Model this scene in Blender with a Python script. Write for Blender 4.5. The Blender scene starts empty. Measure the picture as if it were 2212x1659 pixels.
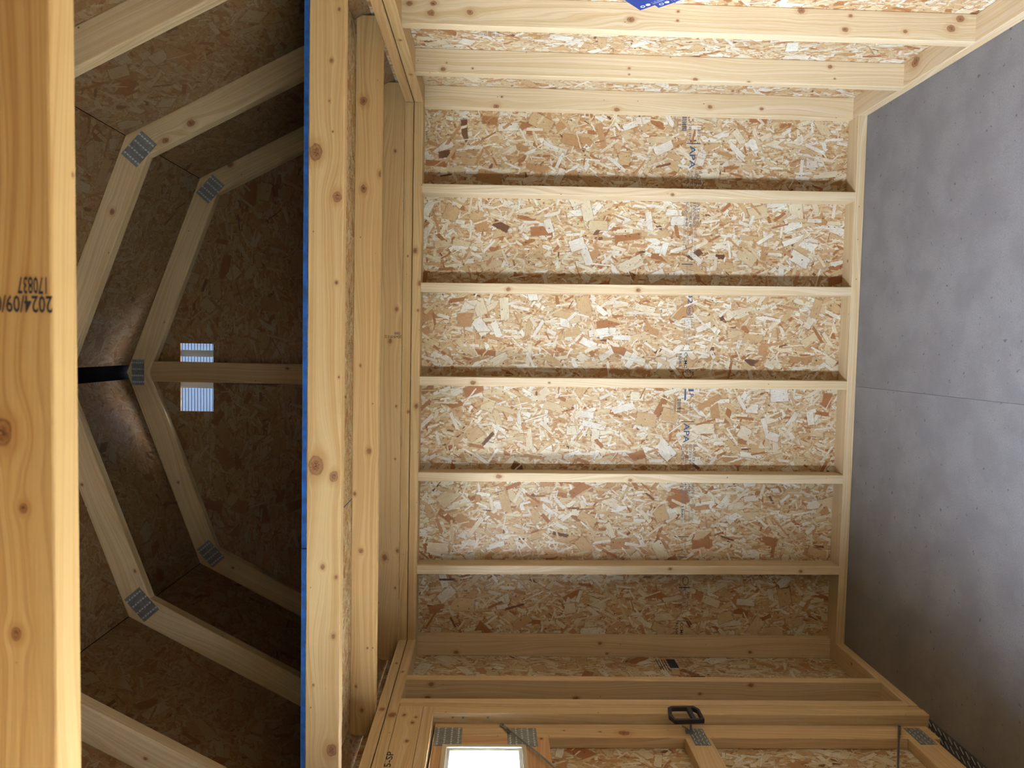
import bpy, bmesh, math, random
from mathutils import Vector, Matrix
random.seed(7)
I = 0.0254                     # everything below is laid out in inches; X across, Y into depth, Z up
sc = bpy.context.scene
C = sc.collection

# ------------------------------------------------------------------ camera, world, sun, exposure
cam = bpy.data.cameras.new('camera'); co = bpy.data.objects.new('camera', cam); C.objects.link(co)
cam.sensor_fit = 'HORIZONTAL'; cam.sensor_width = 36; cam.lens = 36 * 1572.77 / 2212
cam.clip_start = 0.01
cam.dof.use_dof = True; cam.dof.focus_distance = 3.1; cam.dof.aperture_fstop = 10
base = Matrix(((0, 1, 0), (0, 0, -1), (-1, 0, 0)))          # phone held sideways: picture right is down
R = Matrix.Rotation(.050785, 3, 'Z') @ Matrix.Rotation(-.029657, 3, 'X') @ Matrix.Rotation(-.018719, 3, 'Y') @ base
co.matrix_world = Matrix.Translation(Vector((5.38, -121.138, 61.731)) * I) @ R.to_4x4()
sc.camera = co
sc.view_settings.view_transform = 'Standard'; sc.view_settings.look = 'None'
sc.view_settings.gamma = 1; sc.view_settings.use_curve_mapping = False
sc.view_settings.exposure = 4.2

w = bpy.data.worlds.new('sky'); sc.world = w; w.use_nodes = True
nt = w.node_tree; bg = nt.nodes['Background']
tc = nt.nodes.new('ShaderNodeTexCoord'); sx = nt.nodes.new('ShaderNodeSeparateXYZ')
nt.links.new(tc.outputs['Generated'], sx.inputs[0])
cr = nt.nodes.new('ShaderNodeValToRGB'); nt.links.new(sx.outputs[2], cr.inputs[0])
cr.color_ramp.elements[0].color = (.75, .82, 1, 1); cr.color_ramp.elements[1].color = (.64, .74, 1, 1)
nt.links.new(cr.outputs[0], bg.inputs[0]); bg.inputs[1].default_value = 13
sun = bpy.data.lights.new('sun', 'SUN'); sun.energy = 8; sun.angle = .01; sun.color = (1, .96, .9)
so = bpy.data.objects.new('sun', sun); C.objects.link(so)
so.rotation_euler = Vector((-.12, .75, -1)).to_track_quat('-Z', 'Y').to_euler()
def portal(x, y, z, sy, sz, d):
    l = bpy.data.lights.new('daylight_portal', 'AREA'); l.shape = 'RECTANGLE'; l.size = sy * I; l.size_y = sz * I
    l.cycles.is_portal = True
    o = bpy.data.objects.new('daylight_portal', l); C.objects.link(o); o.location = Vector((x, y, z)) * I
    o.rotation_euler = Vector(d).to_track_quat('-Z', 'Z').to_euler()
portal(-49.5, -99, 52, 32, 36, (1, 0, 0))
portal(-49.5, -37.8, 61.7, 13, 10, (1, 0, 0))
portal(-.7, 4.2, 110.5, 11.5, 5.6, (0, -1, 0))

sc.cycles.diffuse_bounces = 2; sc.cycles.max_bounces = 4; sc.cycles.transmission_bounces = 4
sc.cycles.caustics_reflective = False; sc.cycles.caustics_refractive = False

# ------------------------------------------------------------------ materials
class NT:
    def __init__(s, name):
        s.m = bpy.data.materials.new(name); s.m.use_nodes = True; s.t = s.m.node_tree
        s.b = s.t.nodes['Principled BSDF']
    def n(s, k, **kw):
        x = s.t.nodes.new(k)
        for a, v in kw.items(): setattr(x, a, v)
        return x
    def set(s, sock, v):
        if isinstance(v, bpy.types.NodeSocket): s.t.links.new(v, sock)
        elif v is not None: sock.default_value = v
    def math(s, op, a, b=None, c=None, clamp=False):
        x = s.n('ShaderNodeMath', operation=op, use_clamp=clamp)
        s.set(x.inputs[0], a); s.set(x.inputs[1], b)
        if c is not None: s.set(x.inputs[2], c)
        return x.outputs[0]
    def vm(s, op, a, b=None, out=0):
        x = s.n('ShaderNodeVectorMath', operation=op); s.set(x.inputs[0], a)
        if b is not None: s.set(x.inputs[3 if op == 'SCALE' else 1], b)
        return x.outputs[out]
    def sep(s, v):
        x = s.n('ShaderNodeSeparateXYZ'); s.set(x.inputs[0], v); return x.outputs
    def comb(s, x_, y_, z_=0):
        x = s.n('ShaderNodeCombineXYZ'); s.set(x.inputs[0], x_); s.set(x.inputs[1], y_); s.set(x.inputs[2], z_); return x.outputs[0]
    def noise(s, v, scale=1, det=2, rough=.5, out=0):
        x = s.n('ShaderNodeTexNoise', noise_dimensions='2D'); s.set(x.inputs['Vector'], v)
        x.inputs['Scale'].default_value = scale; x.inputs['Detail'].default_value = det; x.inputs['Roughness'].default_value = rough
        return x.outputs[out]
    def ss(s, v, a, b, c=0.0, d=1.0):
        x = s.n('ShaderNodeMapRange', interpolation_type='SMOOTHSTEP'); s.set(x.inputs[0], v)
        for i, q in enumerate((a, b, c, d)): s.set(x.inputs[i + 1], q)
        return x.outputs[0]
    def mix(s, f, a, b, mode='MIX'):
        x = s.n('ShaderNodeMix', data_type='RGBA', blend_type=mode); s.set(x.inputs[0], f)
        s.set(x.inputs[6], a if isinstance(a, bpy.types.NodeSocket) else (*a, 1)); s.set(x.inputs[7], b if isinstance(b, bpy.types.NodeSocket) else (*b, 1))
        return x.outputs[2]
    def ramp(s, f, stops, const=False):
        x = s.n('ShaderNodeValToRGB'); s.set(x.inputs[0], f); e = x.color_ramp
        if const: e.interpolation = 'CONSTANT'
        while len(e.elements) < len(stops): e.elements.new(.5)
        for q, (p, c) in zip(e.elements, stops): q.position = p; q.color = (*c, 1)
        return x.outputs[0]
    def bump(s, h, dist, strength=1.0):
        x = s.n('ShaderNodeBump'); x.inputs['Distance'].default_value = dist; x.inputs['Strength'].default_value = strength
        s.set(x.inputs['Height'], h); s.t.links.new(x.outputs[0], s.b.inputs['Normal'])

def lin(*c): return tuple(((v / 255 + .055) / 1.055) ** 2.4 if v > 10 else v / 255 / 12.92 for v in c)

def wood_mat(name, light, dark, line, knots=(), kn=.2):
    s = NT(name); uv = s.n('ShaderNodeUVMap').outputs[0]; u, v, _ = s.sep(uv)
    # scattered knots
    q = s.comb(s.math('DIVIDE', u, 13), s.math('DIVIDE', v, 2.6))
    vo = s.n('ShaderNodeTexVoronoi', voronoi_dimensions='2D'); s.set(vo.inputs['Vector'], q); vo.inputs['Scale'].default_value = 1
    dl = s.vm('MULTIPLY', s.vm('SUBTRACT', q, vo.outputs['Position']), (13, 2.6, 0))
    rc = s.sep(vo.outputs['Color'])
    rad = s.math('MAXIMUM', s.math('MULTIPLY', s.math('SUBTRACT', rc[0], 1 - kn * 1.6), .62), .0001)
    lst = [(dl, rad)]
    for (ku, kv, kr) in knots:
        lst.append((s.vm('SUBTRACT', uv, (ku, kv, 0)), kr))
    D = None; S = None
    for dvec, r in lst:
        nd = s.vm('LENGTH', s.vm('MULTIPLY', dvec, (.75, 1, 0)), out=1)
        d = s.math('DIVIDE', nd, r)
        y = s.sep(dvec)[1]
        f = s.math('MULTIPLY', y, s.math('EXPONENT', s.math('MULTIPLY', s.math('MULTIPLY', d, d), -.13)))
        if isinstance(r, float): f = s.math('MULTIPLY', f, -.75)
        else: f = s.math('MULTIPLY', f, -.6)
        D = d if D is None else s.math('MINIMUM', D, d)
        S = f if S is None else s.math('ADD', S, f)
    # slow waviness of the grain, then fine streaks
    wob = s.noise(s.comb(s.math('MULTIPLY', u, .035), s.math('MULTIPLY', v, .25)), 1, 1)
    v2 = s.math('ADD', s.math('ADD', v, S), s.math('MULTIPLY', wob, 3.0))
    ring = s.noise(s.comb(s.math('MULTIPLY', u, .012), s.math('MULTIPLY', v2, 3.2)), 1, 1, .6)
    fine = s.noise(s.comb(s.math('MULTIPLY', u, .10), s.math('MULTIPLY', v2, 14)), 1, 1, .6)
    patch = wob
    wav = s.math('SINE', s.math('ADD', s.math('MULTIPLY', v2, 17), s.math('MULTIPLY', ring, 26)))
    wav = s.ss(wav, .35, 1.0)
    col = s.mix(s.ss(ring, .3, .7), light, dark)
    col = s.mix(s.math('MULTIPLY', wav, s.math('MULTIPLY', patch, .55)), col, line)
    col = s.mix(s.ss(fine, .35, .75, 0, .22), col, dark)
    rag = s.math('ADD', D, s.math('MULTIPLY', s.math('SUBTRACT', s.noise(uv, 2.2, 0), .5), .35))
    col = s.mix(s.ss(rag, 2.6, 1.0, 0, .45), col, line)
    kring = s.math('SINE', s.math('ADD', s.math('MULTIPLY', D, 9), s.math('MULTIPLY', s.noise(uv, 5, 1), 9)))
    kc = s.mix(s.ss(kring, -1, 1), lin(178, 132, 92), lin(152, 106, 70))
    kc = s.mix(s.math('MULTIPLY', s.ss(D, .1, .75, 1, 0), s.ss(s.noise(s.vm('MULTIPLY', uv, (9, 3, 0)), 1, 1), .45, .6)), kc, lin(84, 54, 36))
    kc = s.mix(s.ss(rag, .72, 1.0, 0, .55), kc, lin(104, 68, 44))
    col = s.mix(s.ss(rag, 1.15, .85, 0, .9), col, kc)
    # pin knots and nicks
    q2 = s.comb(s.math('DIVIDE', u, 5.5), s.math('DIVIDE', v, 1.7))
    vp = s.n('ShaderNodeTexVoronoi', voronoi_dimensions='2D'); s.set(vp.inputs['Vector'], q2); vp.inputs['Scale'].default_value = 1
    dp = s.vm('LENGTH', s.vm('MULTIPLY', s.vm('SUBTRACT', q2, vp.outputs['Position']), (4.2, 1.7, 0)), out=1)
    rp = s.sep(vp.outputs['Color'])
    rr = s.math('MAXIMUM', s.math('MULTIPLY', s.math('SUBTRACT', rp[1], .76), .36), .0001)
    dd = s.math('DIVIDE', dp, rr)
    col = s.mix(s.ss(dd, 2.2, 1.0, 0, .4), col, line)
    col = s.mix(s.ss(dd, 1.05, .7, 0, .8), col, lin(104, 66, 40))
    oi = s.n('ShaderNodeObjectInfo')
    col = s.mix(1.0, s.mix(1.0, col, (.82, .752, .69), 'MULTIPLY'), oi.outputs['Color'], 'MULTIPLY')
    s.set(s.b.inputs['Base Color'], col); s.b.inputs['Roughness'].default_value = .62
    s.b.inputs['Specular IOR Level'].default_value = .25
    s.bump(s.noise(s.vm('MULTIPLY', uv, (.5, 8, 0)), 1, 0), .0005, .5)
    return s.m

def osb_group():
    g = bpy.data.node_groups.new('flake_layer', 'ShaderNodeTree')
    for nm, ty in (('UV', 'NodeSocketVector'), ('Col', 'NodeSocketColor'), ('H', 'NodeSocketFloat'), ('Cell', 'NodeSocketFloat'), ('L', 'NodeSocketFloat'),
                   ('W', 'NodeSocketFloat'), ('Off', 'NodeSocketVector'), ('Prob', 'NodeSocketFloat')):
        g.interface.new_socket(nm, in_out='INPUT', socket_type=ty)
    g.interface.new_socket('Col', in_out='OUTPUT', socket_type='NodeSocketColor')
    g.interface.new_socket('H', in_out='OUTPUT', socket_type='NodeSocketFloat')
    s = NT.__new__(NT); s.t = g
    gi = s.n('NodeGroupInput').outputs; go = s.n('NodeGroupOutput')
    q = s.vm('ADD', s.vm('SCALE', gi['UV'], s.math('DIVIDE', 1, gi['Cell'])), gi['Off'])
    vo = s.n('ShaderNodeTexVoronoi', voronoi_dimensions='2D'); s.set(vo.inputs['Vector'], q); vo.inputs['Scale'].default_value = 1
    dl = s.vm('SCALE', s.vm('SUBTRACT', q, vo.outputs['Position']), gi['Cell'])
    r = s.sep(vo.outputs['Color'])
    rot = s.n('ShaderNodeVectorRotate', rotation_type='Z_AXIS'); s.set(rot.inputs['Vector'], dl)
    a = s.math('SUBTRACT', r[0], .5); a = s.math('ADD', s.math('MULTIPLY', a, 1.3), s.math('MULTIPLY', s.math('MULTIPLY', s.math('MULTIPLY', a, a), a), 7))
    s.set(rot.inputs['Angle'], a)
    l = rot.outputs[0]
    wn = s.noise(s.vm('ADD', l, s.vm('SCALE', vo.outputs['Color'], 40)), 2.2, 2, .5, out=1)
    l2 = s.vm('ADD', l, s.vm('MULTIPLY', s.vm('SUBTRACT', wn, (.5, .5, .5)), (.42, .16, 0)))
    x, y, _ = s.sep(s.vm('ABSOLUTE', l2))
    sc1 = s.math('ADD', s.math('MULTIPLY', r[1], .7), .5); sc2 = s.math('ADD', s.math('MULTIPLY', r[2], 1.0), .35)
    m = s.math('MAXIMUM', s.math('DIVIDE', x, s.math('MULTIPLY', gi['L'], sc1)), s.math('DIVIDE', y, s.math('MULTIPLY', gi['W'], sc2)))
    k = s.math('FRACT', s.math('MULTIPLY', r[1], 17.31))
    keep = s.math('LESS_THAN', s.math('FRACT', s.math('MULTIPLY', r[2], 9.7)), gi['Prob'])
    mask = s.math('MULTIPLY', s.ss(m, 1.0, .96), keep)
    fc = s.ramp(k, [(0, lin(240, 234, 216)), (.17, lin(234, 220, 188)), (.38, lin(222, 198, 156)), (.58, lin(212, 178, 130)),
                    (.74, lin(196, 150, 100)), (.84, lin(174, 116, 68)), (.90, lin(236, 228, 210)), (.985, lin(118, 80, 54))], const=True)
    gr = s.noise(s.vm('MULTIPLY', s.vm('ADD', l, s.vm('SCALE', vo.outputs['Color'], 30)), (1.4, 16, 1)), 1, 3, .6)
    gv = s.ss(gr, .25, .8, .80, 1.14)
    fc = s.mix(1.0, fc, s.comb(gv, gv, gv), 'MULTIPLY')
    oc = s.mix(s.math('MULTIPLY', s.ss(m, 1.22, 1.0, 0, .5), keep), gi['Col'], lin(120, 82, 50))   # fine shadow beside the strand, painted into the colour
    s.t.links.new(s.mix(mask, oc, fc), go.inputs['Col'])
    s.t.links.new(s.math('ADD', s.math('MULTIPLY', gi['H'], .85), s.math('MULTIPLY', mask, s.math('ADD', .2, s.math('MULTIPLY', r[2], .5)))), go.inputs['H'])
    return g
FL = osb_group()
def osb_mat(name, tint=(1, 1, 1), scale=1.0, mute=0.0):
    s = NT(name); uv = s.n('ShaderNodeUVMap').outputs[0]
    if scale != 1: uv = s.vm('SCALE', uv, scale)
    b = s.noise(s.vm('MULTIPLY', uv, (1.2, 3.0, 0)), 1, 3, .6)
    col = s.ramp(b, [(.32, lin(176, 130, 84)), (.5, lin(208, 174, 128)), (.66, lin(230, 208, 170))]); h = 0.0
    for cell, L, W, off, pr in ((.8, .7, .12, (31, 7, 0), .95), (1.2, 1.0, .24, (5, 77, 0), .95), (1.1, 1.0, .12, (71, 13, 0), .9),
                                (2.3, 1.7, .46, (2, 41, 0), .65), (1.8, 1.6, .2, (17, 19, 0), .65), (3.6, 1.5, .7, (9, 23, 0), .45), (2.4, 2.1, .17, (51, 63, 0), .5)):
        g = s.n('ShaderNodeGroup', node_tree=FL); s.set(g.inputs['UV'], uv); s.set(g.inputs['Col'], (*col, 1) if isinstance(col, tuple) else col)
        s.set(g.inputs['H'], h); g.inputs['Cell'].default_value = cell; g.inputs['L'].default_value = L; g.inputs['W'].default_value = W
        g.inputs['Off'].default_value = off; g.inputs['Prob'].default_value = pr
        col, h = g.outputs['Col'], g.outputs['H']
    sp = s.noise(uv, 2.6, 2, .5)
    col = s.mix(s.ss(sp, .71, .76, 0, .85), col, lin(58, 38, 26))
    col = s.mix(s.ss(s.noise(uv, .35, 2), .35, .7, 0, .22), col, lin(185, 135, 90))
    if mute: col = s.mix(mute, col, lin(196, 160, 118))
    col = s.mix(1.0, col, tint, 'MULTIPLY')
    s.set(s.b.inputs['Base Color'], col); s.b.inputs['Roughness'].default_value = .55; s.b.inputs['Specular IOR Level'].default_value = .3
    s.bump(s.noise(uv, 2.5, 1, .6), .0014, .5)
    return s.m
def plain(name, c, rough=.5, metal=0, noise=0.0, sc_=60, bump=0, spec=.5):
    s = NT(name); s.b.inputs['Roughness'].default_value = rough; s.b.inputs['Metallic'].default_value = metal; s.b.inputs['Specular IOR Level'].default_value = spec
    tcn = s.n('ShaderNodeTexCoord').outputs['Object']
    x = s.n('ShaderNodeTexNoise'); s.set(x.inputs['Vector'], tcn); x.inputs['Scale'].default_value = sc_; x.inputs['Detail'].default_value = 4
    if noise:
        s.set(s.b.inputs['Base Color'], s.mix(s.ss(x.outputs[0], .3, .7), tuple(v * (1 - noise) for v in c), tuple(min(1, v * (1 + noise)) for v in c)))
    else: s.b.inputs['Base Color'].default_value = (*c, 1)
    if bump: s.bump(x.outputs[0], bump, .6)
    return s.m

PALE = (lin(238, 221, 188), lin(224, 200, 158), lin(198, 160, 114))
WARM_LIT = (lin(234, 206, 156), lin(220, 184, 128), lin(190, 142, 88))  # yellower than the studs: warm light on joists and plates put into colour
M = dict(
    pale=wood_mat('pale_lumber', *PALE), honey=wood_mat('warm_lit_lumber', *WARM_LIT),
    osb=osb_mat('strand_board', (.82, .77, .70), .80), osbroof=osb_mat('roof_strand_board', (.44, .35, .25), .85, .35), osbrough=osb_mat('rough_strand_board', (.74, .62, .44), 1.3),  # osbroof: darker, muted tint dims the loft through its colour
    blue=plain('blue_edge_paint', lin(20, 76, 140), .8, 0, .35, 40, .0008), felt=plain('black_felt', (.006, .006, .007), 1, spec=0),
    plate=plain('galvanised_steel', lin(136, 137, 132), .5, .5, .15, 90), tooth=plain('punched_tooth', lin(205, 208, 206), .35, .5),
    ink=plain('black_ink', lin(44, 42, 52), .8), blueink=plain('blue_ink', lin(66, 80, 108), .8), fade=plain('faded_ink', lin(122, 106, 98), .8),
    black=plain('black_plastic', (.012, .013, .017), .45), steel=plain('steel_rod', lin(140, 146, 148), .35, .9), screw=plain('screw_head', lin(120, 140, 165), .35, .8),
    vinyl=plain('white_vinyl', lin(226, 226, 222), .4), card=plain('blue_card', lin(18, 46, 112), .35), cardw=plain('white_print', lin(228, 234, 244), .5),
    slatshade=plain('slat_shade_line', lin(70, 78, 90), .6), light_seal=plain('light_seal_grey', lin(120, 116, 110), .6), ground=plain('dry_ground', lin(122, 118, 106), .9, 0, .2, .6), trims=plain('window_trim', lin(206, 190, 160), .5))

def floor_mat():
    s = NT('grey_floor_board'); uv = s.n('ShaderNodeUVMap').outputs[0]
    a = s.noise(uv, .16, 4, .6); b = s.noise(uv, 5, 3); c = s.noise(uv, 14, 2)
    col = s.mix(s.ss(a, .3, .7), lin(124, 117, 113), lin(136, 129, 124))
    col = s.mix(s.ss(b, .35, .7, 0, .35), col, lin(108, 102, 98))
    col = s.mix(s.ss(s.noise(uv, 1.1, 2), .74, .78, 0, .7), col, lin(74, 67, 62))
    col = s.mix(s.ss(s.noise(uv, .5, 5, .7), .62, .72, 0, .25), col, lin(104, 98, 92))
    s.set(s.b.inputs['Base Color'], col); s.b.inputs['Roughness'].default_value = .55; s.b.inputs['Specular IOR Level'].default_value = .3
    s.bump(c, .0005, .5); return s.m
M['floor'] = floor_mat()
M['osbfar'] = plain('far_strand_board', lin(182, 150, 108), .6, 0, .25, 30)
M['farwood'] = plain('far_lumber', lin(196, 172, 134), .6, 0, .1, 20)
def tread_mat():
    return plain('tread_aluminium', lin(92, 90, 88), .5, .2, .3, 25)
M['tread'] = tread_mat()
def glass_mat():
    s = NT('window_glass'); t = s.n('ShaderNodeBsdfTransparent'); t.inputs[0].default_value = (.9, .95, .97, 1); gl = s.n('ShaderNodeBsdfGlossy'); gl.inputs['Roughness'].default_value = .03
    mx = s.n('ShaderNodeMixShader'); mx.inputs[0].default_value = .06; s.t.links.new(t.outputs[0], mx.inputs[1]); s.t.links.new(gl.outputs[0], mx.inputs[2])
    s.t.links.new(mx.outputs[0], s.t.nodes['Material Output'].inputs[0]); return s.m
M['glass'] = glass_mat()
def slat_mat():
    s = NT('translucent_white_louvre'); s.b.inputs['Base Color'].default_value = (.22, .27, .33, 1); s.b.inputs['Roughness'].default_value = .5
    t = s.n('ShaderNodeBsdfTranslucent'); t.inputs[0].default_value = (.85, .9, .95, 1); mx = s.n('ShaderNodeMixShader'); mx.inputs[0].default_value = .02
    o = s.t.nodes['Material Output']; s.t.links.new(s.b.outputs[0], mx.inputs[1]); s.t.links.new(t.outputs[0], mx.inputs[2]); s.t.links.new(mx.outputs[0], o.inputs[0]); return s.m
M['slat'] = slat_mat()

# ------------------------------------------------------------------ builders
def org(o):
    v = Vector((0, 0, 0))
    while o is not None: v += o.location; o = o.parent
    return v
def put(name, me, parent=None, mats=(), color=None, origin=None):
    """link a mesh whose vertices are in inches, world space"""
    if parent is not None: o0 = org(parent)
    else: o0 = Vector(origin if origin is not None else (0, 0, 0)) * I
    me.transform(Matrix.Translation(-o0) @ Matrix.Scale(I, 4))
    for m in mats: me.materials.append(m)
    o = bpy.data.objects.new(name, me); C.objects.link(o)
    if parent is not None: o.parent = parent
    else: o.location = o0
    if color is not None: o.color = (*color, 1)
    return o
def tag(o, label=None, cat=None, group=None, kind=None):
    if label: o['label'] = label
    if cat: o['category'] = cat
    if group: o['group'] = group
    if kind: o['kind'] = kind
    return o
def empty(name, loc, **kw):
    o = bpy.data.objects.new(name, None); C.objects.link(o); o.location = Vector(loc) * I; o.empty_display_size = .1
    return tag(o, **kw)
def uvmap(me, a, w_, t_, off):
    l = me.uv_layers.new(name='UVMap'); a, w_, t_ = Vector(a), Vector(w_), Vector(t_)
    for p in me.polygons:
        n = p.normal; ds = [n.dot(w_), n.dot(t_), n.dot(a)]; k = max(range(3), key=lambda i: abs(ds[i])); sg = 1 if ds[k] > 0 else -1
        for li in p.loop_indices:
            P = me.vertices[me.loops[li].vertex_index].co
            l.data[li].uv = uvof(P, a, w_, t_, k, sg, off)
def uvof(P, a, w_, t_, k, sg, off):
    u, v = (P.dot(a), P.dot(t_)) if k == 0 else (P.dot(a), P.dot(w_)) if k == 1 else (P.dot(w_) * 4, P.dot(t_) * 4)
    return (u + off[0], v * sg + off[1] + 23.7 * k + 11.3 * sg)
def extrude_poly(pts, y0, y1, holes=(), axis='y'):
    """polygon in XZ (axis y), YZ (axis x) or XY (axis z), extruded along the axis"""
    f = {'y': lambda a, b, c: (a, c, b), 'x': lambda a, b, c: (c, a, b), 'z': lambda a, b, c: (a, b, c)}[axis]
    bm = bmesh.new(); edges = []
    for loop in [pts] + list(holes):
        vs = [bm.verts.new(f(p[0], p[1], y0)) for p in loop]
        edges += [bm.edges.new((vs[i], vs[(i + 1) % len(vs)])) for i in range(len(vs))]
    if holes: bmesh.ops.triangle_fill(bm, use_beauty=True, use_dissolve=False, edges=edges)
    else: bm.faces.new(bm.verts)
    r = bmesh.ops.extrude_face_region(bm, geom=bm.faces[:])
    d = Vector(f(0, 0, y1 - y0))
    for v in [g for g in r['geom'] if isinstance(g, bmesh.types.BMVert)]: v.co += d
    bmesh.ops.recalc_face_normals(bm, faces=bm.faces)
    return bm
def finish(bm, name):
    me = bpy.data.meshes.new(name); bm.to_mesh(me); bm.free(); return me
def bevel_long(bm, a, r):
    a = Vector(a)
    es = [e for e in bm.edges if abs((e.verts[0].co - e.verts[1].co).normalized().dot(a)) > .97]
    bmesh.ops.bevel(bm, geom=es, offset=r, segments=2, affect='EDGES', profile=.5)
KN = {}
def lumber_mesh(bm, name, a, w_, t_, r=.10):
    if r: bevel_long(bm, a, r)
    me = finish(bm, name); off = (random.uniform(0, 900), random.uniform(0, 900)); uvmap(me, a, w_, t_, off)
    return me, off
def kmat(kind, knots, a, w_, t_, off, face):
    """lumber with knots at given places on one of its faces (world inches)"""
    a, w_, t_ = Vector(a), Vector(w_), Vector(t_); ds = [Vector(face).dot(w_), Vector(face).dot(t_), Vector(face).dot(a)]
    k = max(range(3), key=lambda i: abs(ds[i])); sg = 1 if ds[k] > 0 else -1
    L = []
    for x, y, z, r in knots:
        u, v = uvof(Vector((x, y, z)), a, w_, t_, k, sg, off); L.append((u, v, float(r)))
    return wood_mat('knotty_' + kind, *(PALE if kind == 'pale' else WARM_LIT), knots=L, kn=.06)
def box_bm(x0, x1, y0, y1, z0, z1):
    bm = bmesh.new(); bmesh.ops.create_cube(bm, size=1)
    for v in bm.verts: v.co = Vector((x0 + (v.co.x + .5) * (x1 - x0), y0 + (v.co.y + .5) * (y1 - y0), z0 + (v.co.z + .5) * (z1 - z0)))
    return bm
AX = {'x': ((1, 0, 0), (0, 1, 0), (0, 0, 1)), 'y': ((0, 1, 0), (1, 0, 0), (0, 0, 1)), 'z': ((0, 0, 1), (1, 0, 0), (0, 1, 0))}
def tintr(d=.05):
    k = random.uniform(1 - d * 1.4, 1.0); return (k, k * random.uniform(1 - d, 1), k * random.uniform(1 - d * 1.8, 1))
def lumber(name, parent, x, y, z, ax, mat='pale', knots=None, face=(0, -1, 0), color=None, label=None, skew=None, r=.10):
    bm = box_bm(*x, *y, *z)
    if skew: 
        for v in bm.verts: v.co.x += skew[0] + (skew[1] - skew[0]) * (v.co.z - z[0]) / (z[1] - z[0])
    me, off = lumber_mesh(bm, name, *AX[ax], r)
    m = kmat(mat, knots, *AX[ax], off, face) if knots else M[mat]
    return tag(put(name, me, parent, [m], color or tintr()), label)
def rafter(name, parent, poly, a2, y0, y1, mat='pale', knots=None, color=None, label=None):
    a = Vector((a2[0], 0, a2[1])).normalized(); t_ = Vector((0, 1, 0)); w_ = a.cross(t_)
    bm = extrude_poly(poly, y0, y1); me, off = lumber_mesh(bm, name, a, w_, t_)
    m = kmat(mat, knots, a, w_, t_, off, (0, -1, 0)) if knots else M[mat]
    return tag(put(name, me, parent, [m], color or tintr()), label)
def panel(name, parent, bm, a, w_, t_, mat, edge=None, edgetest=None, color=None, label=None, origin=None):
    me = finish(bm, name); uvmap(me, a, w_, t_, (random.uniform(0, 900), random.uniform(0, 900)))
    mats = [M[mat]]
    if edge:
        mats.append(M[edge])
        for p in me.polygons:
            if abs(p.normal.dot(Vector(t_))) < .5: p.material_index = 1
    return tag(put(name, me, parent, mats, color, origin), label)
def cyl(bm, p0, p1, r, n=12):
    p0, p1 = Vector(p0), Vector(p1); d = p1 - p0
    g = bmesh.ops.create_cone(bm, cap_ends=True, segments=n, radius1=r, radius2=r, depth=d.length)['verts']
    bmesh.ops.transform(bm, matrix=Matrix.Translation((p0 + p1) / 2) @ d.to_track_quat('Z', 'Y').to_matrix().to_4x4(), verts=g)
def addbox(bm, cx, sx_, rot=None):
    g = bmesh.ops.create_cube(bm, size=1)['verts']; m = Matrix.Translation(cx) @ (rot.to_4x4() if rot else Matrix.Identity(4)) @ Matrix.Diagonal((*sx_, 1))
    bmesh.ops.transform(bm, matrix=m, verts=g)

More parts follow.
